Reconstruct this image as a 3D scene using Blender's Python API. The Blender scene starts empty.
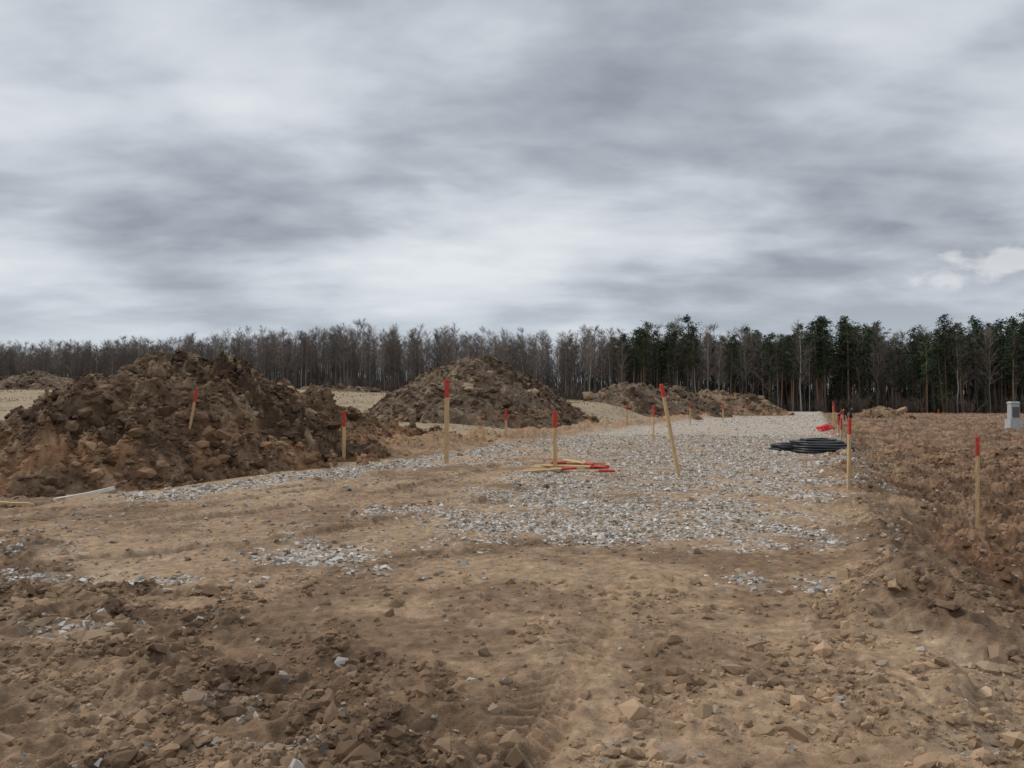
import bpy, bmesh, math, random
import numpy as np
from mathutils import Vector, Matrix, Quaternion, noise
random.seed(7)
rng = np.random.default_rng(11)
sc = bpy.context.scene
sc.view_settings.view_transform = 'Standard'
sc.view_settings.look = 'None'
sc.view_settings.exposure = 0
CAMH = 1.55
# ------------------------------------------------------------ noise helpers
_pt = rng.permutation(1024)
_ga = rng.uniform(0, 2*np.pi, 1024)
_gx, _gy = np.cos(_ga), np.sin(_ga)
def perlin(x, y, seed=0):
    xf = np.floor(x); yf = np.floor(y)
    xi = xf.astype(np.int64); yi = yf.astype(np.int64)
    fx = x-xf; fy = y-yf
    u = fx*fx*fx*(fx*(fx*6-15)+10); v = fy*fy*fy*(fy*(fy*6-15)+10)
    def g(ix, iy, dx, dy):
        h = _pt[(_pt[(ix+seed*37) & 1023]+iy) & 1023]
        return _gx[h]*dx+_gy[h]*dy
    a = g(xi, yi, fx, fy); b = g(xi+1, yi, fx-1, fy)
    c = g(xi, yi+1, fx, fy-1); d = g(xi+1, yi+1, fx-1, fy-1)
    return 1.5*((a*(1-u)+b*u)*(1-v)+(c*(1-u)+d*u)*v)
def fbm(x, y, scale, octv=4, seed=0, gain=0.5):
    s = 0; a = 1; f = 1/scale; t = 0
    for o in range(octv):
        s = s+a*perlin(x*f+o*17.3, y*f-o*9.1, seed+o); t += a
        a *= gain; f *= 2.03
    return s/t*1.4
def sm(v, a, b):
    t = np.clip((v-a)/(b-a), 0, 1)
    return t*t*(3-2*t)
CT, ST = math.cos(math.radians(22.3)), math.sin(math.radians(22.3))
def LS(x, y): return CT*x-ST*y, ST*x+CT*y
def segdist(x, y, pts):
    best = np.full(x.shape, 1e9); along = np.zeros(x.shape); side = np.zeros(x.shape); acc = 0
    for (x0, y0), (x1, y1) in zip(pts[:-1], pts[1:]):
        dx, dy = x1-x0, y1-y0; l = math.hypot(dx, dy)
        t = np.clip(((x-x0)*dx+(y-y0)*dy)/l/l, 0, 1)
        ex = x-(x0+t*dx); ey = y-(y0+t*dy)
        d = np.hypot(ex, ey); m = d < best
        best = np.where(m, d, best); along = np.where(m, acc+t*l, along)
        side = np.where(m, np.sign(dx*ey-dy*ex)*d, side); acc += l
    return best, along, side
def smoothpath(pts, n=24):
    p = np.array(pts, float); tt = np.linspace(0, len(p)-1, n)
    out = []
    for q in tt:
        i = min(int(q), len(p)-2); f = q-i
        p0 = p[max(i-1, 0)]; p1 = p[i]; p2 = p[i+1]; p3 = p[min(i+2, len(p)-1)]
        out.append(tuple(0.5*((2*p1)+(-p0+p2)*f+(2*p0-5*p1+4*p2-p3)*f*f+(-p0+3*p1-3*p2+p3)*f**3)))
    return out
TRACKS = [
    (smoothpath([(-.25, 2.2), (-.05, 3.1), (.17, 3.9), (.45, 4.9), (.78, 6.2), (1.0, 7.4)]), .18, .024, .018),
    (smoothpath([(.40, 2.2), (.62, 3.2), (.80, 4.2), (.98, 5.2), (1.25, 6.4)]), .12, .014, .010),
    (smoothpath([(-6.5, 6.2), (-3.2, 8.2), (-1.2, 10.5), (.2, 13.5), (1.2, 17)]), .2, .045, 0),
    (smoothpath([(-8.0, 7.6), (-4.6, 9.8), (-2.8, 12.2), (-1.4, 15.5), (-.4, 19)]), .2, .045, 0),
    (smoothpath([(-9.5, 9.6), (-6.0, 11.6), (-4.2, 14), (-2.8, 17)]), .22, .04, 0),
    (smoothpath([(-9.8, 8.6), (-6.2, 10.4), (-4.2, 12.6), (-2.6, 16)]), .15, .035, 0),
    (smoothpath([(-4.5, 5.9), (-2.0, 7.0), (0.2, 8.2), (2.2, 9.6)]), .18, .026, .004),
    (smoothpath([(2.3, 3.2), (3.0, 4.8), (3.8, 6.8), (4.9, 9.6), (6.4, 13)]), .2, .05, .008),
    (smoothpath([(1.3, 2.4), (1.75, 3.7), (2.25, 5.2), (2.8, 7.0)]), .1, .02, .006),
]
WETS = [(.62, 3.42, .2, .15, -.035), (2.25, 3.45, .3, .3, -.10), (.75, 4.6, .16, .3, -.02), (3.1, 5.6, .25, .4, -.16)]
def masks(x, y):
    L, S = LS(x, y)
    wob = fbm(x, y, 2.2, 3, 5)*.55
    right = sm(L+wob*.7, .7, 1.7)
    left = sm(-L+wob, 11.0, 12.6)
    berm = np.exp(-((L+12.7+wob)/1.1)**2)*sm(S, 13, 19)*(1-sm(S, 120, 160))
    lw = fbm(x, y, .7, 3, 8)
    soil = sm(4.0-.78*x-y+lw*1.2+wob*.8, -.4, .5)*sm(x, -7.5, -6)*(1-sm(x, -.1, .3))*(.65+.35*sm(fbm(x, y, 1.1, 2, 15), -.3, .2))
    edge = np.exp(-((L-.85+wob*.4)/.5)**2)*sm(S, 1.5, 4)*sm(fbm(x, y, 1.6, 2, 12), -.6, .1)
    br_ = np.exp(-((x-1.9)/.7)**2-((y-3.9)/.8)**2)*.45
    rough = np.clip(np.maximum.reduce([right*.95, berm, soil*.85, edge*.9, br_, sm(-L+wob*2, 11.2, 12)*.4*(1-sm(S, 20, 26))]), 0, 1)
    n1 = fbm(x, y, 1.7, 4, 21, .64); n2 = fbm(x, y, .35, 3, 27, .6)
    n3 = perlin(L/.9, S/9, 29)+.5*perlin(L/.4, S/5, 30)
    main = sm(y+wob*1.2, 6.6, 10.2)*np.clip(1-((L+2.5)/(3.5+.12*np.clip(y-8, 0, 14)))**2, 0, 1)
    far = (sm(y, 16, 25)*.52+sm(y, 30, 60)*(.10+.35*n3))*sm(L, -11.2, -10.2)*(1-sm(L+wob*.4, .6, 1.1))
    strip = .8*np.exp(-((L+10.2+wob*.6)/.75)**2)*sm(y, 11, 15)
    A = np.maximum.reduce([main*.66, far, strip])
    for (gx, gy, rx, ry, w) in [(-3.05, 6.5, .75, .22, .75), (-2.8, 4.95, .5, .22, .6), (-2.0, 7.4, .8, .4, .6), (-1.3, 6.9, .5, .3, .55),
                                (-1.55, 3.9, .3, .15, .5), (-1.0, 3.3, .25, .12, .4), (-5.2, 7.9, .6, .25, .4), (3.6, 9.2, .4, 1.5, .75), (2.3, 6.6, .4, .5, .4), (-4.4, 6.6, .5, .2, .5)]:
        A = np.maximum(A, w*np.exp(-((x-gx)/rx)**2-((y-gy)/ry)**2))
    grav = sm(A+.80*n1+.36*n2+.12*n3*sm(y, 9, 14), .15, .98)*(1-right*.9)*(A > .05)
    grass = sm(-L+wob*2+fbm(x, y, 1.2, 2, 31)*.8, 13.6, 15.2)*sm(y, 14, 22)
    return L, S, right, left, berm, soil, edge, rough, grav, grass, wob
def yedge(x): return 160+(110-x)*.345
def rise(x, y, L):
    a = x/np.maximum(y, 1)
    yb = np.interp(a, [-.69, -.29, -.15, .08, .25, .41, .7], [388, 388, 392, 399, 403, 407, 410])
    S_ = sm(y, 26, 80)
    h = CAMH*S_+(405-yb)/740*y*S_
    return h*sm(-L, 12, 21)
def terrain(x, y, full=False):
    x = np.asarray(x, float); y = np.asarray(y, float)
    L, S, right, left, berm, soil, edge, rough, grav, grass, wob = M = masks(x, y)
    z = -.42*sm(L+wob*.5, .6, 2.2)-.22*left+rise(x, y, L)
    z = z+.035*fbm(x, y, 2.6, 3, 40)+.022*fbm(x, y, .5, 3, 44)*(1-.3*grav)+.012*fbm(x, y, .12, 3, 48, .7)*(.5+.8*sm(fbm(x, y, 1.4, 2, 36), -.2, .4))
    far = sm(y, 20, 60)
    n = perlin(x/1.3, y/1.3, 50); m_ = np.abs(perlin(x/.42, y/.42, 51)); k = np.abs(perlin(x/.17, y/.17, 52)); q = perlin(x/.07, y/.07, 53)
    z = z+rough*(.10*n+.13*(.35-m_)+.10*(.35-k)*1.0+.034*q)*(1+.5*right)
    z = z+right*(.15*fbm(x, y, 3.2, 3, 55)+.16*np.abs(perlin(x/.8, y/.8, 57))*(1+far)+.09*np.sin((L+wob)*3.2)*sm(fbm(x, y, 6, 2, 59), -.2, .2))
    z = z+berm*(.46+.38*fbm(x, y, 2.0, 2, 60)+.18*np.abs(perlin(x/.5, y/.5, 61)))*sm(S, 13, 18)
    z = z+edge*.14+soil*.01
    track = np.zeros(x.shape)
    idx = np.where((y > 1.5) & (y < 20) & (np.abs(x) < 12))
    if len(idx[0]):
        xs, ys = x[idx], y[idx]; dz = np.zeros(xs.shape); tk = np.zeros(xs.shape)
        w1 = fbm(xs, ys, .3, 2, 70); w2 = fbm(xs, ys, .9, 2, 73); w3 = np.abs(perlin(xs/.1, ys/.1, 72))
        for ti, (pts, hw, dep, tread) in enumerate(TRACKS):
            d, al, sd = segdist(xs, ys, pts)
            d2 = d+.05*w1
            inn = 1-sm(d2, hw*.7, hw*1.15)
            rim = np.exp(-((d2-hw*1.3)/(hw*.33))**2)
            br = .3+.7*sm(w2+.3*np.sin(al*1.3+hw*40), -.5, .3)
            if ti < 2: br = br*(1-sm(ys, 4.8, 7.2)*.8)
            dz = dz-inn*dep*br+rim*dep*.75*br*(.3+1.4*w3)
            if tread:
                ph = (al+.8*np.abs(sd))/.105
                dz = dz+inn*br*tread*np.clip(np.sin(ph*2*np.pi)*2.2, -1, 1)*(np.abs(sd) > .014)
            tk = np.maximum(tk, inn*br*min(1, dep/.035))
        dz *= (1-rough[idx]*.3)*(1-.5*grav[idx]); z[idx] += dz; track[idx] = tk
    for (cx, cy, rx, ry, zz_) in WETS:
        g = np.exp(-(((x-cx)/rx)**2+((y-cy)/ry)**2)**2)
        z = z*(1-g*.85)+g*.85*zz_
    if not full: return z
    return z, M, track
# ------------------------------------------------------------ mesh helper
def mk(name, V, F, mat, col=None, attrs=None, smooth=True, parent=None):
    me = bpy.data.meshes.new(name)
    V = np.ascontiguousarray(V, dtype=np.float32); F = np.ascontiguousarray(F, dtype=np.int32)
    me.vertices.add(len(V)); me.vertices.foreach_set('co', V.ravel())
    me.loops.add(F.size); me.loops.foreach_set('vertex_index', F.ravel())
    me.polygons.add(len(F))
    me.polygons.foreach_set('loop_start', np.arange(len(F), dtype=np.int32)*F.shape[1])
    me.polygons.foreach_set('use_smooth', np.full(len(F), smooth))
    me.update(calc_edges=True)
    if col is not None:
        c = np.ones((len(V), 4), np.float32); c[:, :3] = np.clip(col, .004, .9)
        a = me.attributes.new('col', 'FLOAT_COLOR', 'POINT'); a.data.foreach_set('color', c.ravel())
    for k, v in (attrs or {}).items():
        a = me.attributes.new(k, 'FLOAT', 'POINT'); a.data.foreach_set('value', np.ascontiguousarray(v, dtype=np.float32))
    me.materials.append(mat)
    ob = bpy.data.objects.new(name, me); sc.collection.objects.link(ob)
    if parent: ob.parent = parent
    return ob
def empty(name, loc=(0, 0, 0)):
    e = bpy.data.objects.new(name, None); e.location = loc; sc.collection.objects.link(e); return e
# ------------------------------------------------------------ materials
def newmat(name):
    m = bpy.data.materials.new(name); m.use_nodes = True
    return m, m.node_tree.nodes, m.node_tree.links, m.node_tree.nodes['Principled BSDF']
def attr_mat(name, rough=.95, nscale=25, namt=.5, bump=.0, bscale=60, gravel=False, objrand=0, simple=False):
    m, N, K, P = newmat(name)
    a = N.new('ShaderNodeAttribute'); a.attribute_name = 'col'
    tc = N.new('ShaderNodeTexCoord')
    out = a.outputs['Color']
    if not simple:
        n = N.new('ShaderNodeTexNoise'); n.inputs['Scale'].default_value = nscale; n.inputs['Detail'].default_value = 5; n.inputs['Roughness'].default_value = .7
        K.new(tc.outputs['Object'], n.inputs['Vector'])
        mr = N.new('ShaderNodeMapRange'); mr.inputs[1].default_value = .3; mr.inputs[2].default_value = .7
        mr.inputs[3].default_value = 1-namt; mr.inputs[4].default_value = 1+namt
        K.new(n.outputs['Fac'], mr.inputs[0])
        vm = N.new('ShaderNodeVectorMath'); vm.operation = 'SCALE'
        K.new(a.outputs['Color'], vm.inputs[0]); K.new(mr.outputs[0], vm.inputs['Scale'])
        out = vm.outputs[0]
    if objrand:
        oi = N.new('ShaderNodeObjectInfo'); m2 = N.new('ShaderNodeMapRange')
        m2.inputs[3].default_value = 1-objrand; m2.inputs[4].default_value = 1+objrand
        K.new(oi.outputs['Random'], m2.inputs[0])
        v2 = N.new('ShaderNodeVectorMath'); v2.operation = 'SCALE'
        K.new(out, v2.inputs[0]); K.new(m2.outputs[0], v2.inputs['Scale']); out = v2.outputs[0]
    if gravel:
        g = N.new('ShaderNodeAttribute'); g.attribute_name = 'gravel'
        v = N.new('ShaderNodeTexVoronoi'); v.inputs['Scale'].default_value = 24
        K.new(tc.outputs['Object'], v.inputs['Vector'])
        sp = N.new('ShaderNodeSeparateColor'); K.new(v.outputs['Color'], sp.inputs[0])
        cr = N.new('ShaderNodeValToRGB'); e = cr.color_ramp.elements
        e[0].color = (.12, .10, .08, 1); e[0].position = 0.0
        e[1].color = (.76, .73, .67, 1); e[1].position = 1
        x = e.new(.3); x.color = (.35, .29, .23, 1)
        x = e.new(.7); x.color = (.53, .485, .43, 1)
        K.new(sp.outputs[0], cr.inputs[0])
        ms = N.new('ShaderNodeMath'); ms.operation = 'LESS_THAN'
        mm = N.new('ShaderNodeMath'); mm.operation = 'MULTIPLY'; mm.inputs[1].default_value = .75
        K.new(g.outputs['Fac'], mm.inputs[0]); K.new(sp.outputs[1], ms.inputs[0]); K.new(mm.outputs[0], ms.inputs[1])
        mix = N.new('ShaderNodeMix'); mix.data_type = 'RGBA'
        K.new(ms.outputs[0], mix.inputs[0]); K.new(out, mix.inputs[6]); K.new(cr.outputs[0], mix.inputs[7]); out = mix.outputs[2]
        w = N.new('ShaderNodeAttribute'); w.attribute_name = 'wet'
        rr = N.new('ShaderNodeMapRange'); rr.inputs[3].default_value = rough; rr.inputs[4].default_value = .38
        K.new(w.outputs['Fac'], rr.inputs[0]); K.new(rr.outputs[0], P.inputs['Roughness'])
    else:
        P.inputs['Roughness'].default_value = rough
    K.new(out, P.inputs['Base Color'])
    P.inputs['Specular IOR Level'].default_value = .2
    if bump:
        b = N.new('ShaderNodeBump'); b.inputs['Strength'].default_value = bump; b.inputs['Distance'].default_value = .025
        n2 = N.new('ShaderNodeTexNoise'); n2.inputs['Scale'].default_value = bscale; n2.inputs['Detail'].default_value = 4; n2.inputs['Roughness'].default_value = .75
        K.new(tc.outputs['Object'], n2.inputs['Vector']); K.new(n2.outputs['Fac'], b.inputs['Height']); K.new(b.outputs[0], P.inputs['Normal'])
    return m
def flat_mat(name, c, rough=.7, nscale=20, namt=.25, stretch=None, metallic=0):
    m, N, K, P = newmat(name)
    tc = N.new('ShaderNodeTexCoord'); mp = N.new('ShaderNodeMapping')
    if stretch: mp.inputs['Scale'].default_value = stretch
    K.new(tc.outputs['Object'], mp.inputs[0])
    n = N.new('ShaderNodeTexNoise'); n.inputs['Scale'].default_value = nscale; n.inputs['Detail'].default_value = 5
    K.new(mp.outputs[0], n.inputs['Vector'])
    mix = N.new('ShaderNodeMix'); mix.data_type = 'RGBA'
    mix.inputs[6].default_value = tuple(v*(1-namt) for v in c)+(1,); mix.inputs[7].default_value = tuple(min(v*(1+namt), 1) for v in c)+(1,)
    mr = N.new('ShaderNodeMapRange'); mr.inputs[1].default_value = .3; mr.inputs[2].default_value = .7
    K.new(n.outputs['Fac'], mr.inputs[0]); K.new(mr.outputs[0], mix.inputs[0]); K.new(mix.outputs[2], P.inputs['Base Color'])
    P.inputs['Roughness'].default_value = rough; P.inputs['Metallic'].default_value = metallic
    return m
M_ground = attr_mat('ground_soil', .95, 9, .36, 1.0, 34, gravel=True)
M_mound = attr_mat('mound_soil', .97, 6, .4, 1.0, 16)
M_clod = attr_mat('clod_soil', .97, simple=True)
M_stone = attr_mat('crushed_stone', .85, simple=True)
M_grass = attr_mat('dry_grass', .9, simple=True)
M_tree = attr_mat('bare_tree_bark', .95, objrand=.3, simple=True)
M_pine = attr_mat('pine_foliage', .95, objrand=.35, simple=True)
M_wood = flat_mat('stake_wood', (.52, .35, .18), .75, 10, .3, (6, 6, .6))
M_red = flat_mat('stake_red_paint', (.48, .035, .022), .65, 25, .35)
M_black = flat_mat('black_plastic', (.012, .013, .015), .38, 12, .3)
M_redpl = flat_mat('red_plastic', (.6, .03, .03), .45, 12, .2)
M_conc = flat_mat('pedestal_concrete', (.42, .43, .43), .85, 9, .18)
M_dgrey = flat_mat('dark_grey_metal', (.09, .095, .1), .5, 9, .2)
M_white = flat_mat('white_board_paint', (.66, .62, .56), .6, 9, .15)
M_dark = flat_mat('work_clothes_dark', (.02, .022, .03), .85, 9, .3)
M_jred = flat_mat('work_jacket_red', (.4, .03, .03), .8, 9, .3)
M_skin = flat_mat('skin', (.45, .26, .18), .6, 9, .1)
# ------------------------------------------------------------ ground
rows = list(np.linspace(-70, -5, 14))+list(np.arange(-4, 0, .5))+list(np.arange(0, 2.6, .08))
yv = 2.6
while yv < 2600:
    rows.append(yv)
    if yv < 30: yv += max(.0105, .0042*yv)
    elif yv < 260: yv += .0085*yv
    else: yv *= 1.12
rows = np.array(rows)
scs = np.linspace(-1.02, 1.02, 1050); ext = []
e_ = 1.05
while e_ < 34: ext.append(e_); e_ = e_*1.09+.01
ext = np.array(ext); cols = np.concatenate([-ext[::-1], scs, ext])
W = .75*np.sqrt(rows**2+9)
Y = np.repeat(rows[:, None], len(cols), 1); X = W[:, None]*cols[None, :]
xr, yr = X.ravel(), Y.ravel()
Z, MM, track = terrain(xr, yr, True)
L, S, right, left, berm, soil, edge, rough, grav, grass, wob = MM
def mixc(c, new, m):
    new = np.array(new)
    if new.ndim == 1: new = new[None, :]
    return c*(1-m[:, None])+new*m[:, None]
def ground_color(x, y, MM, track):
    L, S, right, left, berm, soil, edge, rough, grav, grass, wob = MM
    n = x.shape[0]; c = np.tile(np.array([.38, .258, .160]), (n, 1))
    big = fbm(x, y, 3.0, 4, 80); med = fbm(x, y, .8, 4, 84, .6); fine = fbm(x, y, .12, 3, 88, .7)
    c = mixc(c, [.22, .140, .083], sm(big+.7*med, -.1, .5)*.9)
    c = mixc(c, [.51, .385, .262], sm(-big+.6*med, .15, .8)*.6)
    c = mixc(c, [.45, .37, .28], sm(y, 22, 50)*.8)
    c = mixc(c, [.225, .146, .088], soil*(.6+.3*sm(med, -.3, .4)))
    c = mixc(c, [.115, .071, .043], soil*sm(med+fine*.5, .0, .45)*.85)
    rc = mixc(np.tile(np.array([.29, .18, .108]), (n, 1)), [.14, .082, .048], sm(med+.4*big, -.3, .3))
    rc = mixc(rc, [.38, .28, .18], sm(fbm(x, y, 5, 3, 93), .15, .65)*.5)
    rc = mixc(rc, [.30, .155, .083], sm(fbm(x, y, 2.2, 3, 95), .1, .6)*.45)
    rc = mixc(rc, [.11, .066, .04], sm(fbm(x, y, 7, 3, 97)+.3*med, .05, .55)*.65)
    c = c*(1-right[:, None])+rc*right[:, None]
    c = mixc(c, [.22, .145, .09], left*.7)
    c = mixc(c, [.36, .22, .12], np.clip(berm*1.1, 0, 1)*(.5+.5*sm(med, -.3, .3)))
    c = mixc(c, [.175, .112, .069], np.clip(edge*1.1, 0, 1)*(.35+.6*sm(med, -.3, .3)))
    c = mixc(c, [.20, .132, .082], track*.5)
    c = mixc(c, [.345, .27, .172], grass*sm(fbm(x, y, 1.6, 3, 99)+.25, -.3, .3))
    c = mixc(c, [.42, .37, .31], grav*.42)
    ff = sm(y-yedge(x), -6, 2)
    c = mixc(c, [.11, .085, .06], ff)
    return c*(1+.34*fine[:, None])
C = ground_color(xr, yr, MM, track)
wet = np.zeros(len(xr))
for (cx, cy, rx, ry, zz_) in WETS[:2]:
    wet = np.maximum(wet, np.exp(-(((xr-cx)/rx*1.1)**2+((yr-cy)/ry*1.1)**2)**2))
C = mixc(C, [.38, .29, .205], wet*.8)
nr, nc = Y.shape
ii = np.arange(nr*nc).reshape(nr, nc)
F = np.stack([ii[:-1, :-1].ravel(), ii[:-1, 1:].ravel(), ii[1:, 1:].ravel(), ii[1:, :-1].ravel()], 1)
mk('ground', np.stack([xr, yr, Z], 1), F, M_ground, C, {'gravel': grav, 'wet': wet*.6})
# ------------------------------------------------------------ mounds
def mound_h(x, y, axis, slope, r, lump, seed):
    ax = np.array(axis, float); n = 50
    t = np.linspace(0, len(ax)-1, n)
    pts = np.stack([np.interp(t, np.arange(len(ax)), ax[:, k]) for k in range(3)], 1)
    wx = x+lump*.6*perlin(x/1.7, y/1.7, seed+3)+lump*.3*perlin(x/.6, y/.6, seed+8); wy = y+lump*.7*perlin(x/1.7+9, y/1.7, seed+4)+lump*.3*perlin(x/.6, y/.6+5, seed+9)
    h = np.full(x.shape, -99.)
    for px, py, pz in pts:
        d = np.sqrt((wx-px)**2+(wy-py)**2+r*r)-r
        h = np.maximum(h, pz-slope*d)
    msk = .6+.8*sm(perlin(x/2.3, y/2.3, seed+11), -.3, .4)
    h = h+lump*(.24*perlin(x/1.5, y/1.5, seed)+msk*(.46*(np.abs(perlin(x/.85, y/.85, seed+1))-.3)+.32*(np.abs(perlin(x/.36, y/.36, seed+2))-.25)+.15*(np.abs(perlin(x/.15, y/.15, seed+5))-.2)))
    return h
def line_pts(sil, dfun):
    out = []
    for px, py in sil:
        d = dfun(px); out.append(((px-512)/740*d, d, CAMH+(405-py)/740*d))
    return out
silA = [(30, 458), (45, 444), (60, 430), (80, 412), (102, 394), (125, 376), (155, 361), (175, 363), (205, 357), (240, 371), (270, 380), (300, 398), (340, 415), (380, 422), (420, 431), (455, 440)]
dA = lambda px: np.interp(px, [-20, 0, 50, 100, 150, 205, 240, 270, 300, 340, 380, 420, 455], [16, 16.5, 17.3, 18.3, 19.6, 21.2, 22.2, 23.2, 24.4, 26, 27.2, 28.5, 30])
MOUNDS = [
    dict(axis=line_pts(silA, dA), slope=.64, r=.5, lump=1.0, res=.04, seed=120, col=0),
    dict(axis=line_pts([(392, 404), (405, 394), (422, 381), (445, 367), (465, 359), (485, 358), (502, 365), (522, 380), (540, 396), (550, 405)], lambda p: 52), slope=.70, r=.8, lump=.65, res=.1, seed=140, col=1),
    dict(axis=line_pts([(598, 398), (612, 388), (622, 383), (634, 384), (645, 391)], lambda p: 80), slope=.6, r=.8, lump=.8, res=.16, seed=150, col=1),
    dict(axis=line_pts([(655, 392), (666, 385), (676, 388), (688, 400)], lambda p: 95), slope=.6, r=.8, lump=.8, res=.2, seed=160, col=1),
    dict(axis=line_pts([(696, 398), (706, 391), (718, 391), (728, 396), (742, 394), (752, 396), (766, 404)], lambda p: 112), slope=.6, r=.8, lump=.9, res=.22, seed=170, col=2),
    dict(axis=line_pts([(-10, 384), (18, 377), (38, 373), (56, 377), (72, 384)], lambda p: 92), slope=.5, r=1.2, lump=.8, res=.2, seed=180, col=1),
    dict(axis=line_pts([(305, 388), (330, 386), (352, 387), (370, 388)], lambda p: 100), slope=.5, r=1.2, lump=.9, res=.22, seed=190, col=1),
    dict(axis=line_pts([(868, 411), (876, 407), (886, 407), (892, 411)], lambda p: 100), slope=.6, r=.5, lump=.8, res=.15, seed=200, col=2),
]
def allh(x, y):
    z = terrain(x, y)
    for m in MOUNDS:
        z = np.maximum(z, mound_h(np.asarray(x, float), np.asarray(y, float), m['axis'], m['slope'], m['r'], m['lump'], m['seed']))
    return z
def mound_color(x, y, z, kind, seed):
    n = len(x); a = fbm(x, y, 1.6, 4, seed+20, .6); b = fbm(x+z*1.3, y-z, .4, 4, seed+25, .65); d = fbm(x+z, y, 3.5, 2, seed+30)
    base = {0: [.165, .104, .062], 1: [.165, .116, .077], 2: [.26, .176, .11]}[kind]
    c = np.tile(np.array(base), (n, 1))
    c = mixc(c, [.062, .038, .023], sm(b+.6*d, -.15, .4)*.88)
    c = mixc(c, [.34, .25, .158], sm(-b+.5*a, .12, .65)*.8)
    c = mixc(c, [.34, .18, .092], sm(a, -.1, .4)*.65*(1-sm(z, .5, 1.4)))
    return c
for m in MOUNDS:
    ax = np.array(m['axis'])
    pad = (ax[:, 2].max()+1.0)/m['slope']*.95
    x0, x1 = ax[:, 0].min()-pad*.75, ax[:, 0].max()+pad*.75
    y0, y1 = ax[:, 1].min()-pad, ax[:, 1].max()+pad
    xs = np.arange(x0, x1, m['res']); ys = np.arange(y0, y1, m['res'])
    XX, YY = np.meshgrid(xs, ys); x, y = XX.ravel(), YY.ravel()
    g = terrain(x, y); h = mound_h(x, y, m['axis'], m['slope'], m['r'], m['lump'], m['seed'])
    z = np.maximum(h, g-.35)
    keep = (h > g-.3).reshape(XX.shape)
    i2 = np.arange(x.size).reshape(XX.shape)
    fk = (keep[:-1, :-1] | keep[:-1, 1:] | keep[1:, 1:] | keep[1:, :-1]).ravel()
    F = np.stack([i2[:-1, :-1].ravel(), i2[:-1, 1:].ravel(), i2[1:, 1:].ravel(), i2[1:, :-1].ravel()], 1)[fk]
    used = np.unique(F); rem = np.zeros(x.size, np.int64); rem[used] = np.arange(len(used))
    V = np.stack([x, y, z], 1)[used]
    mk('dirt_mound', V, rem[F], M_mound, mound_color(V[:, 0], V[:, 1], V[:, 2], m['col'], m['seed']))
# ------------------------------------------------------------ scattered stones and clods
def scatter(name, P, size, col, mat, kind, flat=.7, sink=.1, jit=.22, smooth=False):
    n = len(P)
    if kind == 'box':
        B = np.array([[-1, -1, -1], [1, -1, -1], [1, 1, -1], [-1, 1, -1], [-1, -1, 1], [1, -1, 1], [1, 1, 1], [-1, 1, 1]], float)*.55
        Fb = np.array([[0, 3, 2, 1], [4, 5, 6, 7], [0, 1, 5, 4], [1, 2, 6, 5], [2, 3, 7, 6], [3, 0, 4, 7]])
        jit = .3
    else:
        bm = bmesh.new(); bmesh.ops.create_icosphere(bm, subdivisions=1, radius=.6)
        B = np.array([v.co[:] for v in bm.verts]); Fb = np.array([[v.index for v in f.verts] for f in bm.faces]); bm.free()
    k = len(B)
    V = np.repeat(B[None], n, 0)+rng.uniform(-jit, jit, (n, k, 3))
    V *= rng.uniform(.6, 1.25, (n, 1, 3))
    q = rng.normal(size=(n, 4)); q /= np.linalg.norm(q, axis=1)[:, None]
    w, a, b, c = q.T
    R = np.stack([np.stack([1-2*(b*b+c*c), 2*(a*b-c*w), 2*(a*c+b*w)], 1), np.stack([2*(a*b+c*w), 1-2*(a*a+c*c), 2*(b*c-a*w)], 1), np.stack([2*(a*c-b*w), 2*(b*c+a*w), 1-2*(a*a+b*b)], 1)], 1)
    V = np.einsum('nij,nkj->nki', R, V)*size[:, None, None]*.9
    V[:, :, 2] *= flat
    V += P[:, None, :]; V[:, :, 2] += (size*sink)[:, None]
    Fa = (Fb[None]+(np.arange(n)*k)[:, None, None]).reshape(-1, Fb.shape[1])
    return mk(name, V.reshape(-1, 3), Fa, mat, np.repeat(col, k, 0), smooth=smooth)
def intrack(x, y):
    d, _, _ = segdist(x, y, TRACKS[0][0]); return d < .24
N_ = 680000
y = rng.uniform(3, 38, N_); y[580000:] = rng.uniform(38, 120, 100000); x = rng.uniform(-.76, .76, N_)*(y+.5)
Mk = masks(x, y)
p = (Mk[8]**1.4)*.66+.0012+.012*Mk[5]+.006*Mk[2]*(y < 20)+.032*sm(y, 6, 9)*(1-sm(y, 30, 50))*(Mk[0] < 1.0)*(Mk[0] > -10.5)
k = rng.random(N_) < p; x, y = x[k], y[k]; gm_ = Mk[8][k]
z = terrain(x, y); n = len(x)
size = np.clip(rng.lognormal(math.log(.019), .45, n), .008, .06)*(1+.02*np.minimum(y, 90))
t = rng.random((n, 1)); col = np.array([.36, .32, .27])*(1-t)+np.array([.70, .655, .59])*t
col *= (.68+.32*sm(gm_, 0, .3))[:, None]
brown = rng.random(n) < .3; col[brown] = np.array([.39, .28, .18])*rng.uniform(.6, 1.1, (brown.sum(), 1))
dk = rng.random(n) < .15; col[dk] *= .5
scatter('gravel', np.stack([x, y, z], 1), size, col, M_stone, 'box', .75, .04)
print('gravel', n)
N_ = 800
y = 3+13*rng.random(N_)**1.4; x = rng.uniform(-.76, .76, N_)*(y+.3)
k = ~intrack(x, y); x, y = x[k], y[k]; N_ = len(x)
z = terrain(x, y); size = np.clip(rng.lognormal(math.log(.031), .5, N_), .016, .1)*(.7+.03*y)
t = rng.random((N_, 1)); col = (np.array([.29, .21, .14])*(1-t)+np.array([.48, .41, .335])*t)
scatter('loose_stones', np.stack([x, y, z], 1), size, col, M_stone, 'ico', .7, .0, .16)
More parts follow.
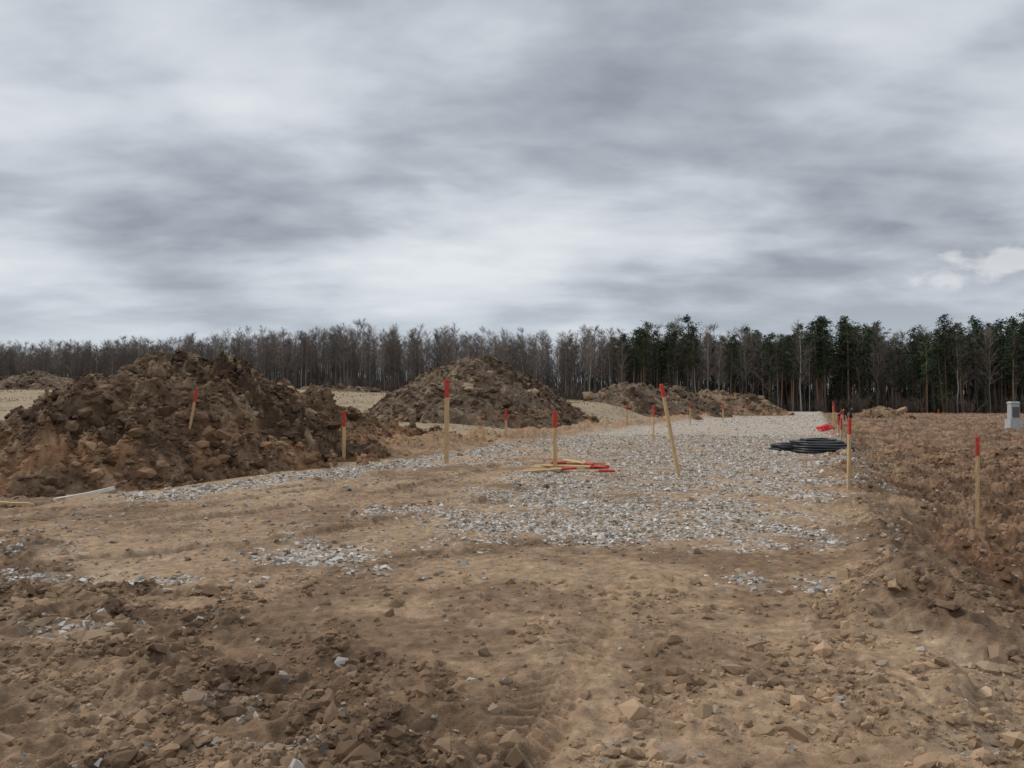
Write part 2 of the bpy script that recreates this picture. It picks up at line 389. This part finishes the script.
# clods on ground
N_ = 320000
y = rng.uniform(2.8, 32, N_); y[:160000] = rng.uniform(2.8, 6.8, 160000); x = rng.uniform(-.78, .78, N_)*(y+.4)
Mk = masks(x, y)
clump = sm(fbm(x, y, .5, 2, 230), -.35, .4); cl2 = sm(fbm(x, y, 1.3, 3, 233), .0, .4)
k = rng.random(N_) < (Mk[7]*.5*clump+.010+.11*cl2*clump*(y < 9))*(1-.8*intrack(x, y)*(y < 6))
x, y = x[k], y[k]; cm = [a[k] for a in Mk]
z = terrain(x, y); n = len(x)
size = np.clip(rng.lognormal(math.log(.016), .7, n), .006, .11)*(1+.06*y)
gc = ground_color(x, y, cm, np.zeros(n))*rng.uniform(.62, 1.15, (n, 1))
scatter('soil_clods', np.stack([x, y, z], 1), size, gc, M_clod, 'ico', .8, .0, .17)
print('clods', n)
PP, SS, CC = [], [], []
for m, cnt, s0 in zip(MOUNDS, [26000, 4500, 500, 500, 700, 500, 300, 200], [.054, .11, .2, .22, .25, .2, .2, .2]):
    ax = np.array(m['axis'])
    x = rng.uniform(ax[:, 0].min()-6, ax[:, 0].max()+5, cnt*3); y = rng.uniform(ax[:, 1].min()-6.5, ax[:, 1].max()+5, cnt*3)
    h = mound_h(x, y, m['axis'], m['slope'], m['r'], m['lump'], m['seed']); g = terrain(x, y)
    k = np.where(h > g-.02)[0][:cnt]; x, y, h = x[k], y[k], h[k]
    s = np.clip(rng.lognormal(math.log(s0), .72, len(k)), s0*.4, s0*7)
    PP.append(np.stack([x, y, h], 1)); SS.append(s)
    CC.append(mound_color(x, y, h, m['col'], m['seed'])*rng.uniform(.65, 1.4, (len(k), 1)))
scatter('mound_clods', np.concatenate(PP), np.concatenate(SS), np.concatenate(CC), M_clod, 'ico', .8, .03, .18)
# ------------------------------------------------------------ dry grass tufts
N_ = 60000
y = rng.uniform(17, 110, N_); x = rng.uniform(-.76, .5, N_)*y
Mk = masks(x, y); k = rng.random(N_) < Mk[9]*.8*sm(fbm(x, y, 4, 3, 245), -.2, .4)
x, y = x[k], y[k]; z = terrain(x, y); n = len(x)
hgt = rng.uniform(.05, .16, n)*(.6+.5*np.clip(fbm(x, y, 3, 2, 240)+.5, 0, 1)); az = rng.uniform(0, 2*np.pi, n); wd = .02+.0008*y
dx, dy = np.cos(az)*wd, np.sin(az)*wd; lx, ly = rng.normal(0, .08, (2, n))
V = np.stack([np.stack([x-dx, y-dy, z-.02], 1), np.stack([x+dx, y+dy, z-.02], 1), np.stack([x+lx, y+ly, z+hgt], 1)], 1)
t = rng.random((n, 1)); gc = np.array([.29, .22, .135])*(1-t)+np.array([.38, .30, .19])*t
mk('dry_grass', V.reshape(-1, 3), np.arange(n*3).reshape(-1, 3), M_grass, np.repeat(gc, 3, 0), smooth=False)
# ------------------------------------------------------------ forest
class TB:
    def __init__(s): s.V = []; s.F = []; s.C = []
    def tube(s, pts, rad, n, col):
        b = len(s.V)
        for p, r in zip(pts, rad):
            for i in range(n):
                a = 2*math.pi*i/n; s.V.append((p[0]+r*math.cos(a), p[1]+r*math.sin(a), p[2])); s.C.append(col)
        for j in range(len(pts)-1):
            for i in range(n):
                a0 = b+j*n+i; a1 = b+j*n+(i+1) % n
                s.F.append((a0, a1, a1+n)); s.F.append((a0, a1+n, a0+n))
    def blade(s, p0, p1, w, col):
        d = Vector(p1)-Vector(p0); sd = d.cross(Vector((random.gauss(0, 1), random.gauss(0, 1), random.gauss(0, 1))))
        if sd.length < 1e-6: return
        sd.normalize(); b = len(s.V); p0 = Vector(p0)
        s.V += [tuple(p0-sd*w), tuple(p0+sd*w), tuple(p1)]; s.C += [col]*3; s.F.append((b, b+1, b+2))
    def mesh(s, name, mat):
        ob = mk(name, np.array(s.V), np.array(s.F), mat, np.array(s.C), smooth=False)
        me = ob.data; bpy.data.objects.remove(ob); return me
def bare(seed, H=18, birch=False):
    random.seed(seed); t = TB()
    tc = (.40, .39, .36) if birch else random.choice([(.18, .155, .135), (.23, .205, .18), (.14, .118, .10)])
    tw = (.20, .16, .14) if birch else (.205, .175, .15)
    lean = (random.uniform(-.7, .7), random.uniform(-.7, .7)); pts = []
    for i in range(8):
        f = i/7; pts.append((lean[0]*f*f+random.uniform(-.12, .12), lean[1]*f*f+random.uniform(-.12, .12), H*f))
    t.tube(pts, [.11*(1-.9*i/7)+.01 for i in range(8)], 4, tc)
    for _ in range(random.randint(48, 60)):
        f = random.uniform(.25, .98)**.85; j = min(int(f*7), 6); g = f*7-j
        p = Vector([pts[j][k]*(1-g)+pts[j+1][k]*g for k in range(3)])
        az = random.uniform(0, 6.283); el = math.radians(random.uniform(30, 68)); ln = (1-f)*4.2*random.uniform(.6, 1.15)+1.1
        d = Vector((math.cos(az)*math.cos(el), math.sin(az)*math.cos(el), math.sin(el)))
        m_ = p+d*ln*.5; e = p+d*ln+Vector((0, 0, ln*.12))
        t.blade(p, e, .03*(1-f)+.018, tw)
        for _ in range(13):
            q = random.uniform(.2, 1); b = p.lerp(m_, q*2) if q < .5 else m_.lerp(e, q*2-1)
            dd = (d+Vector((random.gauss(0, .55), random.gauss(0, .55), random.gauss(.1, .45)))).normalized()
            t.blade(b, b+dd*random.uniform(.5, 1.4), .023, tw)
    return t.mesh('bare_tree', M_tree)
def pine(seed, H=20, spruce=False):
    random.seed(seed); t = TB()
    t.tube([(0, 0, 0), (.1, 0, H*.35), (0, .1, H*.7), (0, 0, H)], [.2, .16, .11, .03], 5, (.20, .13, .09))
    base = .08 if spruce else random.uniform(.3, .55)
    nb = 80 if spruce else 50
    for i in range(nb):
        f = base+(1-base)*((i+random.random())/nb)
        g = (f-base)/(1-base)
        ln = (2.3*(1-g)+.25) if spruce else (2.6*math.sin(math.pi*(.18+.78*g))**.8*random.uniform(.3, 1.25)+.2)
        az = random.uniform(0, 6.283); el = math.radians(random.uniform(-20, 5) if spruce else random.uniform(5, 50))
        d = Vector((math.cos(az)*math.cos(el), math.sin(az)*math.cos(el), math.sin(el)))
        p = Vector((0, 0, H*f)); e = p+d*ln
        t.blade(p, e, .06, (.13, .09, .06))
        sh = random.uniform(.6, 1.4)
        for _ in range(25 if not spruce else 16):
            q = random.uniform(.35, 1.05) if not spruce else random.uniform(.1, 1.05)
            c = p+d*ln*q+Vector((random.gauss(0, .34), random.gauss(0, .34), random.gauss(.05, .24)))
            dd = Vector((random.gauss(0, 1), random.gauss(0, 1), random.gauss(.4, .7))).normalized()
            s_ = sh*random.uniform(.7, 1.3)
            t.blade(c, c+dd*random.uniform(.3, .65), .11, (.053*s_, .075*s_, .04*s_))
    return t.mesh('conifer', M_pine)
def shrub(seed):
    random.seed(seed); t = TB()
    for _ in range(9):
        az = random.uniform(0, 6.28); el = math.radians(random.uniform(55, 85)); ln = random.uniform(2, 4.2)
        d = Vector((math.cos(az)*math.cos(el), math.sin(az)*math.cos(el), math.sin(el))); p = Vector((random.gauss(0, .4), random.gauss(0, .4), 0))
        t.blade(p, p+d*ln, .03, (.16, .12, .10))
        for _ in range(20):
            b = p+d*ln*random.uniform(.15, 1); dd = (d+Vector((random.gauss(0, .5), random.gauss(0, .5), random.gauss(0, .4)))).normalized()
            t.blade(b, b+dd*random.uniform(.4, 1.1), .027, (.18, .138, .11))
    return t.mesh('shrub', M_tree)
bares = [bare(300+i) for i in range(7)]; birches = [bare(320+i, 18, True) for i in range(4)]
pines = [pine(340+i) for i in range(7)]; spruces = [pine(360+i, 17, True) for i in range(3)]; shrubs = [shrub(380+i) for i in range(4)]
random.seed(99)
fe = empty('bare_deciduous_forest'); pe = empty('pine_forest')
def put(me, x, y, s, par, nm):
    ob = bpy.data.objects.new(nm, me); sc.collection.objects.link(ob); ob.parent = par
    ob.location = (x, y, 0); ob.rotation_euler = (random.gauss(0, .03), random.gauss(0, .03), random.uniform(0, 6.283)); ob.scale = (s*random.uniform(.9, 1.3), s*random.uniform(.9, 1.3), s)
    return ob
objs = []
for i in range(2350):
    x = random.uniform(-250, 185); dep = 48*random.random()**1.2
    y = yedge(x)+dep+random.uniform(-2, 2)
    px = 512+740*x/y
    hh = np.interp(px, [0, 150, 350, 560, 700, 1024], [15.3, 15.8, 18.4, 17.8, 19.2, 19.2])*(1+.14*noise.noise(Vector((x/12, y/14, 0))))
    pp = np.interp(px, [0, 560, 600, 640, 700, 740, 780, 830, 900, 960, 1030], [.0, .0, .10, .45, .3, .25, .7, .65, .3, .5, .85])
    if random.random() < pp:
        if random.random() < .18: objs.append(put(random.choice(spruces), x, y, hh/17*random.uniform(.45, .9), pe, 'spruce'))
        else: objs.append(put(random.choice(pines), x, y, hh/20*random.uniform(.78, 1.12), pe, 'pine'))
    else:
        bi = random.random() < .2
        objs.append(put(random.choice(birches if bi else bares), x, y, hh/18*random.uniform(.72, 1.06), fe, 'birch' if bi else 'aspen'))
for i in range(900):
    x = random.uniform(-250, 180); y = yedge(x)+25*random.random()**1.6-2
    objs.append(put(random.choice(shrubs), x, y, random.uniform(.5, 1.3), fe, 'shrub'))
pos = np.array([o.location[:] for o in objs]); zz = terrain(pos[:, 0], pos[:, 1])
for o, z_ in zip(objs, zz): o.location.z = float(z_)-.1
n = 26000
x = rng.uniform(-270, 200, n); dep = rng.uniform(12, 75, n); y = yedge(x)+dep; z = terrain(x, y)
h = rng.uniform(4, 14, n)*np.interp(512+740*x/y, [0, 200, 560, 1024], [.74, .84, .98, 1.08]); az = rng.uniform(0, 6.283, n); w = rng.uniform(.07, .2, n)
lx, ly = rng.normal(0, .7, (2, n))
V = np.stack([np.stack([x-np.cos(az)*w, y-np.sin(az)*w, z], 1), np.stack([x+np.cos(az)*w, y+np.sin(az)*w, z], 1), np.stack([x+lx, y+ly, z+h], 1)], 1)
t = rng.random((n, 1)); gc = np.array([.11, .09, .078])*(1-t)+np.array([.21, .18, .16])*t
ev = (rng.random(n) < np.interp(512+740*x/y, [560, 640, 1024], [.0, .4, .5])); gc[ev] = np.array([.04, .052, .032])
mk('thicket', V.reshape(-1, 3), np.arange(n*3).reshape(-1, 3), M_tree, np.repeat(gc, 3, 0), smooth=False, parent=fe)
# ------------------------------------------------------------ stakes
def stake(base, top, w=.085, t=.05, redlen=.3, yaw=0, name='wooden_stake', parent=None):
    b = Vector(base); tp = Vector(top); d = tp-b; Ln = d.length
    bm = bmesh.new(); lv = [0, .25, .55, 1-redlen/Ln, 1-redlen/Ln+.003, 1-.012/Ln, 1]
    rings = []
    for i, f in enumerate(lv):
        k = 1 if i < 6 else .8
        if i == 0: k = .85
        jx, jy = random.uniform(-.003, .003), random.uniform(-.003, .003); r = []
        for sx, sy in ((-1, -.75), (-.85, -1), (.85, -1), (1, -.75), (1, .75), (.85, 1), (-.85, 1), (-1, .75)):
            r.append(bm.verts.new((sx*w/2*k+jx, sy*t/2*k+jy, f*Ln)))
        rings.append(r)
    for j in range(len(rings)-1):
        for i in range(8):
            f = bm.faces.new((rings[j][i], rings[j][(i+1) % 8], rings[j+1][(i+1) % 8], rings[j+1][i])); f.material_index = 1 if j >= 3 else 0
    bm.faces.new(rings[0][::-1]); f = bm.faces.new(rings[-1]); f.material_index = 1
    me = bpy.data.meshes.new(name); bm.to_mesh(me); bm.free(); me.materials.append(M_wood); me.materials.append(M_red)
    ob = bpy.data.objects.new(name, me); sc.collection.objects.link(ob)
    ob.rotation_mode = 'QUATERNION'; q = d.to_track_quat('Z', 'Y')
    ob.rotation_quaternion = q @ Quaternion((0, 0, 1), yaw); ob.location = b
    if parent: ob.parent = parent
    return ob
def zat(x, y): return float(allh(np.array([x]), np.array([y]))[0])
def surf(px, py, d0, d1):
    for dd_ in np.arange(d0, d1, .05):
        if zat((px-512)/740*dd_, dd_) > CAMH+(405-py)/740*dd_: return dd_
    return d1
dm = surf(190, 430, 15.5, 20); d2_ = surf(344, 457, 17, 22)
for (pb, d, pt, yt, w, red) in [
        (190, dm, 197, 388, .08, .33), (344, d2_, 344, 411, .09, .42), (446.5, 19.8, 447, 379, .12, .5), (506, 32.8, 506, 409, .10, .5),
        (555, 17.6, 555, 411, .095, .4), (653, 31, 653.5, 405, .10, .5), (680, 15.7, 661, 384, .11, .28), (847, 13.5, 849, 418, .085, .3),
        (840.5, 25, 841, 418, .08, .4), (834, 45, 834, 404, .1, .5), (975, 11.4, 976, 436, .075, .3), (833, 75, 833, 401, .12, .5), (838, 34, 838, 416, .09, .4),
        (627, 52, 627, 403, .1, .5), (723, 70, 723, 403, .12, .6), (690, 58, 690, 402, .1, .5), (745, 92, 745, 403, .13, .6), (905, 95, 905, 408, .12, .5), (938, 80, 938, 409, .12, .5), (768, 110, 768, 402, .14, .6)]:
    bx = (pb-512)/740*d; tx = (pt-512)/740*d; z0 = zat(bx, d); zt = CAMH+(405-yt)/740*d
    stake((bx, d, z0-.12), (tx, d+random.uniform(-.05, .05), zt), w, w*.55, red, random.uniform(-.3, .3))
pile = empty('pile_of_wooden_stakes')
for i, (ax_, ay, bx, by, hz) in enumerate([(.35, 17.5, 1.75, 18.0, .03), (.5, 18.0, 2.0, 17.6, .05), (.7, 17.7, 2.2, 17.3, .09), (.95, 18.2, 2.25, 17.9, .04), (.9, 17.2, 2.3, 17.6, .07), (.55, 18.5, 1.85, 18.15, .04), (1.2, 17.2, 2.35, 16.9, .03), (2.3, 18.3, .95, 17.9, .12), (1.3, 18.9, 1.9, 17.4, .14), (.25, 16.9, 1.5, 17.3, .05)]):
    stake((ax_, ay, zat(ax_, ay)+hz), (bx, by, zat(bx, by)+hz+.02), .075, .045, .38, random.uniform(0, 1.5), 'stake', pile)
# ------------------------------------------------------------ black pipe coils
def coil(cx, cy, R, turns, seed, z0, tube=.032):
    random.seed(seed); cu = bpy.data.curves.new('black_pipe_coil', 'CURVE'); cu.dimensions = '3D'; cu.bevel_depth = tube; cu.bevel_resolution = 2
    sp = cu.splines.new('POLY'); pts = []; n = int(turns*40)
    for i in range(n):
        a = i/40*2*math.pi; tn = i/40; layer = int(tn//4); r = R-(tn % 4 if layer % 2 == 0 else 4-tn % 4)*.075+.035*math.sin(a*1.7+seed)+.02*math.sin(a*.37)
        pts.append((cx+r*math.cos(a)*1.04, cy+r*math.sin(a)*.96, z0+.035+layer*.062+.012*math.sin(a*2.3+tn)+.01*tn/4))
    sp.points.add(len(pts)-1)
    for p, q in zip(sp.points, pts): p.co = (*q, 1)
    cu.materials.append(M_black)
    ob = bpy.data.objects.new('black_pipe_coil', cu); sc.collection.objects.link(ob)
cz = zat(9.9, 24.5)
coil(10.2, 24.3, .92, 14, 1, cz+.02, .038); coil(9.75, 25.3, .85, 10, 4, zat(9.75, 25.3)+.02, .038); coil(10.15, 24.6, .8, 5, 9, cz+.3, .038)
def blob(name, loc, sx, sy, sz, mat, seed, amp=.35):
    bm = bmesh.new(); bmesh.ops.create_icosphere(bm, subdivisions=4, radius=1)
    for v in bm.verts:
        n_ = noise.noise(v.co*1.6+Vector((seed, 0, 0)))*amp+abs(noise.noise(v.co*4+Vector((0, seed, 0))))*amp*.7
        v.co *= 1+n_; v.co = Vector((v.co.x*sx, v.co.y*sy, max(v.co.z, -.35)*sz))
    me = bpy.data.meshes.new(name); bm.to_mesh(me); bm.free(); me.materials.append(mat)
    ob = bpy.data.objects.new(name, me); sc.collection.objects.link(ob); ob.location = loc; return ob
blob('red_plastic_bag', (18.0, 42.5, zat(18, 42.5)+.1), .5, .35, .28, M_redpl, 3)
blob('red_plastic_bag', (15.8, 36.5, zat(15.8, 36.5)+.05), .3, .2, .1, M_redpl, 8)
def board(p0, p1, w, t, mat, name):
    b = Vector(p0); d = Vector(p1)-b; bm = bmesh.new(); bmesh.ops.create_cube(bm, size=1)
    bmesh.ops.scale(bm, vec=(d.length, w, t), verts=bm.verts)
    bmesh.ops.subdivide_edges(bm, edges=[e for e in bm.edges if abs(e.verts[0].co.x-e.verts[1].co.x) > .1], cuts=6)
    for v in bm.verts: v.co.z += .03*(v.co.x/d.length)**2*2; v.co.y += random.uniform(-.004, .004)
    bmesh.ops.bevel(bm, geom=list(bm.edges), offset=.004, segments=1, affect='EDGES')
    me = bpy.data.meshes.new(name); bm.to_mesh(me); bm.free(); me.materials.append(mat)
    ob = bpy.data.objects.new(name, me); sc.collection.objects.link(ob); ob.location = b+d/2; ob.rotation_euler = d.to_track_quat('X', 'Z').to_euler(); return ob
board((-8.2, 13.35, zat(-8.2, 13.35)+.08), (-7.25, 13.5, zat(-7.25, 13.5)+.08), .2, .07, M_white, 'white_board')
board((-9.1, 13.0, zat(-9.1, 13.0)+.05), (-8.5, 13.1, zat(-8.5, 13.1)+.05), .09, .04, M_wood, 'weathered_plank')
# ------------------------------------------------------------ concrete utility pedestal
px_, py_ = 38.6, 57.; pz = zat(px_, py_)-.1
ped = empty('concrete_utility_pedestal', (px_, py_, pz))
def box(nm, x0, y0, z0, x1, y1, z1, top, mat, par, bev=.03):
    bm = bmesh.new(); cx, cy = (x0+x1)/2, (y0+y1)/2; vs = []
    for z_, k in ((z0, 1), (z1, top)):
        for sx, sy in ((x0, y0), (x1, y0), (x1, y1), (x0, y1)): vs.append(bm.verts.new((cx+(sx-cx)*k, cy+(sy-cy)*k, z_)))
    for f in ((3, 2, 1, 0), (4, 5, 6, 7), (0, 1, 5, 4), (1, 2, 6, 5), (2, 3, 7, 6), (3, 0, 4, 7)): bm.faces.new([vs[i] for i in f])
    bmesh.ops.bevel(bm, geom=list(bm.edges), offset=bev, segments=2, affect='EDGES')
    me = bpy.data.meshes.new(nm); bm.to_mesh(me); bm.free(); me.materials.append(mat)
    ob = bpy.data.objects.new(nm, me); sc.collection.objects.link(ob); ob.parent = par
box('foundation', -.52, -.4, 0, .52, .4, .95, .86, M_conc, ped)
box('cabinet_body', -.34, -.28, .953, .34, .28, 2.15, .93, M_conc, ped)
box('roof_cap', -.38, -.32, 2.153, .38, .32, 2.32, .8, M_conc, ped)
box('door', -.26, -.302, 1.1, .26, -.285, 1.9, 1, M_dgrey, ped, .004)
# ------------------------------------------------------------ workers
def chain(nm, verts, edges, rad, mat, par):
    me = bpy.data.meshes.new(nm); me.from_pydata(verts, edges, []); ob = bpy.data.objects.new(nm, me); sc.collection.objects.link(ob)
    ob.modifiers.new('Skin', 'SKIN')
    for i, r in enumerate(rad): me.skin_vertices[0].data[i].radius = (r, r)
    me.skin_vertices[0].data[0].use_root = True
    ss = ob.modifiers.new('Sub', 'SUBSURF'); ss.levels = 1; ss.render_levels = 1
    me.materials.append(mat); ob.parent = par
def worker(x, y, bend, yaw, jm, scl=1):
    w = empty('construction_worker', (x, y, zat(x, y))); w.rotation_euler = (0, 0, yaw); w.scale = (scl,)*3
    cb, sb = math.cos(bend), math.sin(bend); hip = Vector((0, 0, .92))
    def up(l, s=0, f=0): return tuple(hip+Vector((s, -l*sb-f*cb, l*cb-f*sb)))
    chain('trousers', [tuple(hip), (-.1, 0, .86), (-.14, -.06, .48), (-.15, .02, .08), (-.15, -.14, .05), (.1, 0, .86), (.15, .05, .48), (.17, .14, .08), (.17, -.02, .05)],
          [(0, 1), (1, 2), (2, 3), (3, 4), (0, 5), (5, 6), (6, 7), (7, 8)], [.14, .1, .075, .055, .05, .1, .075, .055, .05], M_dark, w)
    chain('jacket', [up(.02), up(.28), up(.5), up(.5, -.2), (up(.5)[0]-.26, up(.5)[1]-.08, up(.5)[2]-.28), (-.2, up(.5)[1]-.25, up(.5)[2]-.5), up(.5, .2), (up(.5)[0]+.26, up(.5)[1]-.08, up(.5)[2]-.28), (.2, up(.5)[1]-.25, up(.5)[2]-.5), up(.58)],
          [(0, 1), (1, 2), (2, 3), (3, 4), (4, 5), (2, 6), (6, 7), (7, 8), (2, 9)], [.16, .16, .15, .08, .06, .045, .08, .06, .045, .07], jm, w)
    chain('head', [up(.6), up(.7, 0, .02), up(.8, 0, .02)], [(0, 1), (1, 2)], [.055, .095, .085], M_skin, w)
    chain('cap', [up(.78, 0, .0), up(.84, 0, .0)], [(0, 1)], [.105, .09], M_dark, w)
worker(36.2, 82, .75, 1.2, M_jred); worker(37.4, 83, 1.0, -1.2, M_dark); worker(38.4, 84, .25, .4, M_dark)
# ------------------------------------------------------------ sun, world, camera
sd = bpy.data.lights.new('sun', 'SUN'); sd.energy = 1.5; sd.angle = math.radians(14); sd.color = (1, .93, .83)
so = bpy.data.objects.new('sun', sd); sc.collection.objects.link(so)
EL, AZ = 40, -62
dv = Vector((math.sin(math.radians(AZ))*math.cos(math.radians(EL)), math.cos(math.radians(AZ))*math.cos(math.radians(EL)), math.sin(math.radians(EL))))
so.rotation_euler = dv.to_track_quat('Z', 'Y').to_euler()
wd = bpy.data.worlds.new('World'); sc.world = wd; wd.use_nodes = True
N = wd.node_tree.nodes; K = wd.node_tree.links; N.clear()
def nd(t, **kw):
    n = N.new(t)
    for a, b in kw.items(): setattr(n, a, b)
    return n
def math_(op, a, b=None, clamp=False):
    n = nd('ShaderNodeMath', operation=op); n.use_clamp = clamp
    for i, v in enumerate((a, b)):
        if v is None: continue
        if isinstance(v, (int, float)): n.inputs[i].default_value = v
        else: K.new(v, n.inputs[i])
    return n.outputs[0]
def mrange(v, a, b, c, d, smooth=True):
    n = nd('ShaderNodeMapRange'); n.interpolation_type = 'SMOOTHSTEP' if smooth else 'LINEAR'
    for i, q in zip((1, 2, 3, 4), (a, b, c, d)): n.inputs[i].default_value = q
    K.new(v, n.inputs[0]); return n.outputs[0]
tc = nd('ShaderNodeTexCoord'); sp = nd('ShaderNodeSeparateXYZ'); K.new(tc.outputs['Generated'], sp.inputs[0])
zc = math_('ADD', math_('MAXIMUM', sp.outputs[2], 0), .2)
u = math_('DIVIDE', sp.outputs[0], zc); v = math_('DIVIDE', sp.outputs[1], zc)
cb = nd('ShaderNodeCombineXYZ'); K.new(u, cb.inputs[0]); K.new(v, cb.inputs[1])
def noise_(rot, scl, scale, det, rough, dist, off=(0, 0, 0)):
    mp = nd('ShaderNodeMapping'); mp.inputs['Rotation'].default_value = (0, 0, math.radians(rot)); mp.inputs['Scale'].default_value = scl; mp.inputs['Location'].default_value = off
    K.new(cb.outputs[0], mp.inputs[0]); n = nd('ShaderNodeTexNoise'); n.inputs['Scale'].default_value = scale; n.inputs['Detail'].default_value = det
    n.inputs['Roughness'].default_value = rough; n.inputs['Distortion'].default_value = dist; K.new(mp.outputs[0], n.inputs['Vector']); return n.outputs['Fac']
na = noise_(-38, (.85, 1, 1), 1.7, 5, .5, .15, (5.3, .4, 0))
nb = noise_(-50, (.55, 1.3, 1), 4.2, 4, .5, .2, (1, 5, 0))
nc_ = noise_(10, (1, 1, 1), .7, 2, .5, .2, (2.7, 2, 0))
s = math_('ADD', math_('MULTIPLY', na, .48), math_('ADD', math_('MULTIPLY', nb, .17), math_('MULTIPLY', nc_, .38)))
def bank(c, w, amp):
    global s
    a = nd('ShaderNodeVectorMath', operation='SUBTRACT'); K.new(tc.outputs['Generated'], a.inputs[0]); a.inputs[1].default_value = c
    b = nd('ShaderNodeVectorMath', operation='DIVIDE'); K.new(a.outputs[0], b.inputs[0]); b.inputs[1].default_value = w
    l = nd('ShaderNodeVectorMath', operation='DOT_PRODUCT'); K.new(b.outputs[0], l.inputs[0]); K.new(b.outputs[0], l.inputs[1])
    g = math_('EXPONENT', math_('MULTIPLY', l.outputs['Value'], -1.0))
    s = math_('ADD', s, math_('MULTIPLY', g, amp))
bank((-.09, .93, .34), (.17, .6, .06), -.085)
bank((-.38, .87, .30), (.13, .6, .05), -.075)
bank((.16, .93, .33), (.14, .6, .035), -.045)
bank((-.50, .76, .42), (.20, .6, .07), .05)
bank((.42, .82, .38), (.24, .6, .10), .055)
bank((.05, .88, .47), (.30, .6, .05), .04)
bank((.05, .98, .15), (.6, .8, .03), .03)
cl = mrange(s, .42, .66, 0, 1, False)
cr = nd('ShaderNodeValToRGB'); e = cr.color_ramp.elements
e[0].position = 0; e[0].color = (.30, .325, .375, 1); e[1].position = 1; e[1].color = (.80, .83, .855, 1)
x_ = e.new(.3); x_.color = (.45, .485, .54, 1); x_ = e.new(.55); x_.color = (.61, .65, .70, 1)
K.new(cl, cr.inputs[0])
hz = mrange(sp.outputs[2], 0, .22, .72, 0)
mx = nd('ShaderNodeMix', data_type='RGBA'); K.new(hz, mx.inputs[0]); K.new(cr.outputs[0], mx.inputs[6]); mx.inputs[7].default_value = (.58, .64, .71, 1)
gv = nd('ShaderNodeVectorMath', operation='SUBTRACT'); K.new(tc.outputs['Generated'], gv.inputs[0]); gv.inputs[1].default_value = (.54, .82, .158)
gm = nd('ShaderNodeVectorMath', operation='MULTIPLY'); K.new(gv.outputs[0], gm.inputs[0]); gm.inputs[1].default_value = (9, 9, 42)
gl = nd('ShaderNodeVectorMath', operation='LENGTH'); K.new(gm.outputs[0], gl.inputs[0])
cn = nd('ShaderNodeTexNoise'); cn.inputs['Scale'].default_value = 1; cn.inputs['Detail'].default_value = 3
cm2 = nd('ShaderNodeVectorMath', operation='MULTIPLY'); K.new(tc.outputs['Generated'], cm2.inputs[0]); cm2.inputs[1].default_value = (26, 26, 42); K.new(cm2.outputs[0], cn.inputs['Vector'])
cs = math_('ADD', math_('SUBTRACT', 1.0, gl.outputs['Value']), math_('MULTIPLY', math_('SUBTRACT', cn.outputs['Fac'], .5), 3.0))
cmk = mrange(cs, 0, .8, 0, .6)
mx3 = nd('ShaderNodeMix', data_type='RGBA'); K.new(cmk, mx3.inputs[0]); K.new(mx.outputs[2], mx3.inputs[6]); mx3.inputs[7].default_value = (.82, .83, .85, 1)
sky = nd('ShaderNodeTexSky', sky_type='NISHITA'); sky.sun_disc = False; sky.sun_elevation = math.radians(EL); sky.sun_rotation = math.radians(AZ)
sk2 = nd('ShaderNodeVectorMath', operation='SCALE'); K.new(sky.outputs[0], sk2.inputs[0]); sk2.inputs['Scale'].default_value = .1
mx2 = nd('ShaderNodeMix', data_type='RGBA'); mx2.inputs[0].default_value = .05; K.new(mx3.outputs[2], mx2.inputs[6]); K.new(sk2.outputs[0], mx2.inputs[7])
bz = mrange(sp.outputs[2], .5, 1.0, 1, 1.7)
sc3 = nd('ShaderNodeVectorMath', operation='SCALE'); K.new(mx2.outputs[2], sc3.inputs[0]); K.new(bz, sc3.inputs['Scale'])
bg = nd('ShaderNodeBackground'); K.new(sc3.outputs[0], bg.inputs[0]); bg.inputs[1].default_value = 1.0
wo = nd('ShaderNodeOutputWorld'); K.new(bg.outputs[0], wo.inputs[0])
cd = bpy.data.cameras.new('Camera'); cam = bpy.data.objects.new('Camera', cd); sc.collection.objects.link(cam); sc.camera = cam
cd.sensor_width = 36; cd.lens = 740/1024*36; cd.clip_end = 5000; cd.clip_start = .05
cam.location = (0, 0, CAMH); cam.rotation_euler = (math.radians(90+math.degrees(math.atan(21/740))), 0, 0)
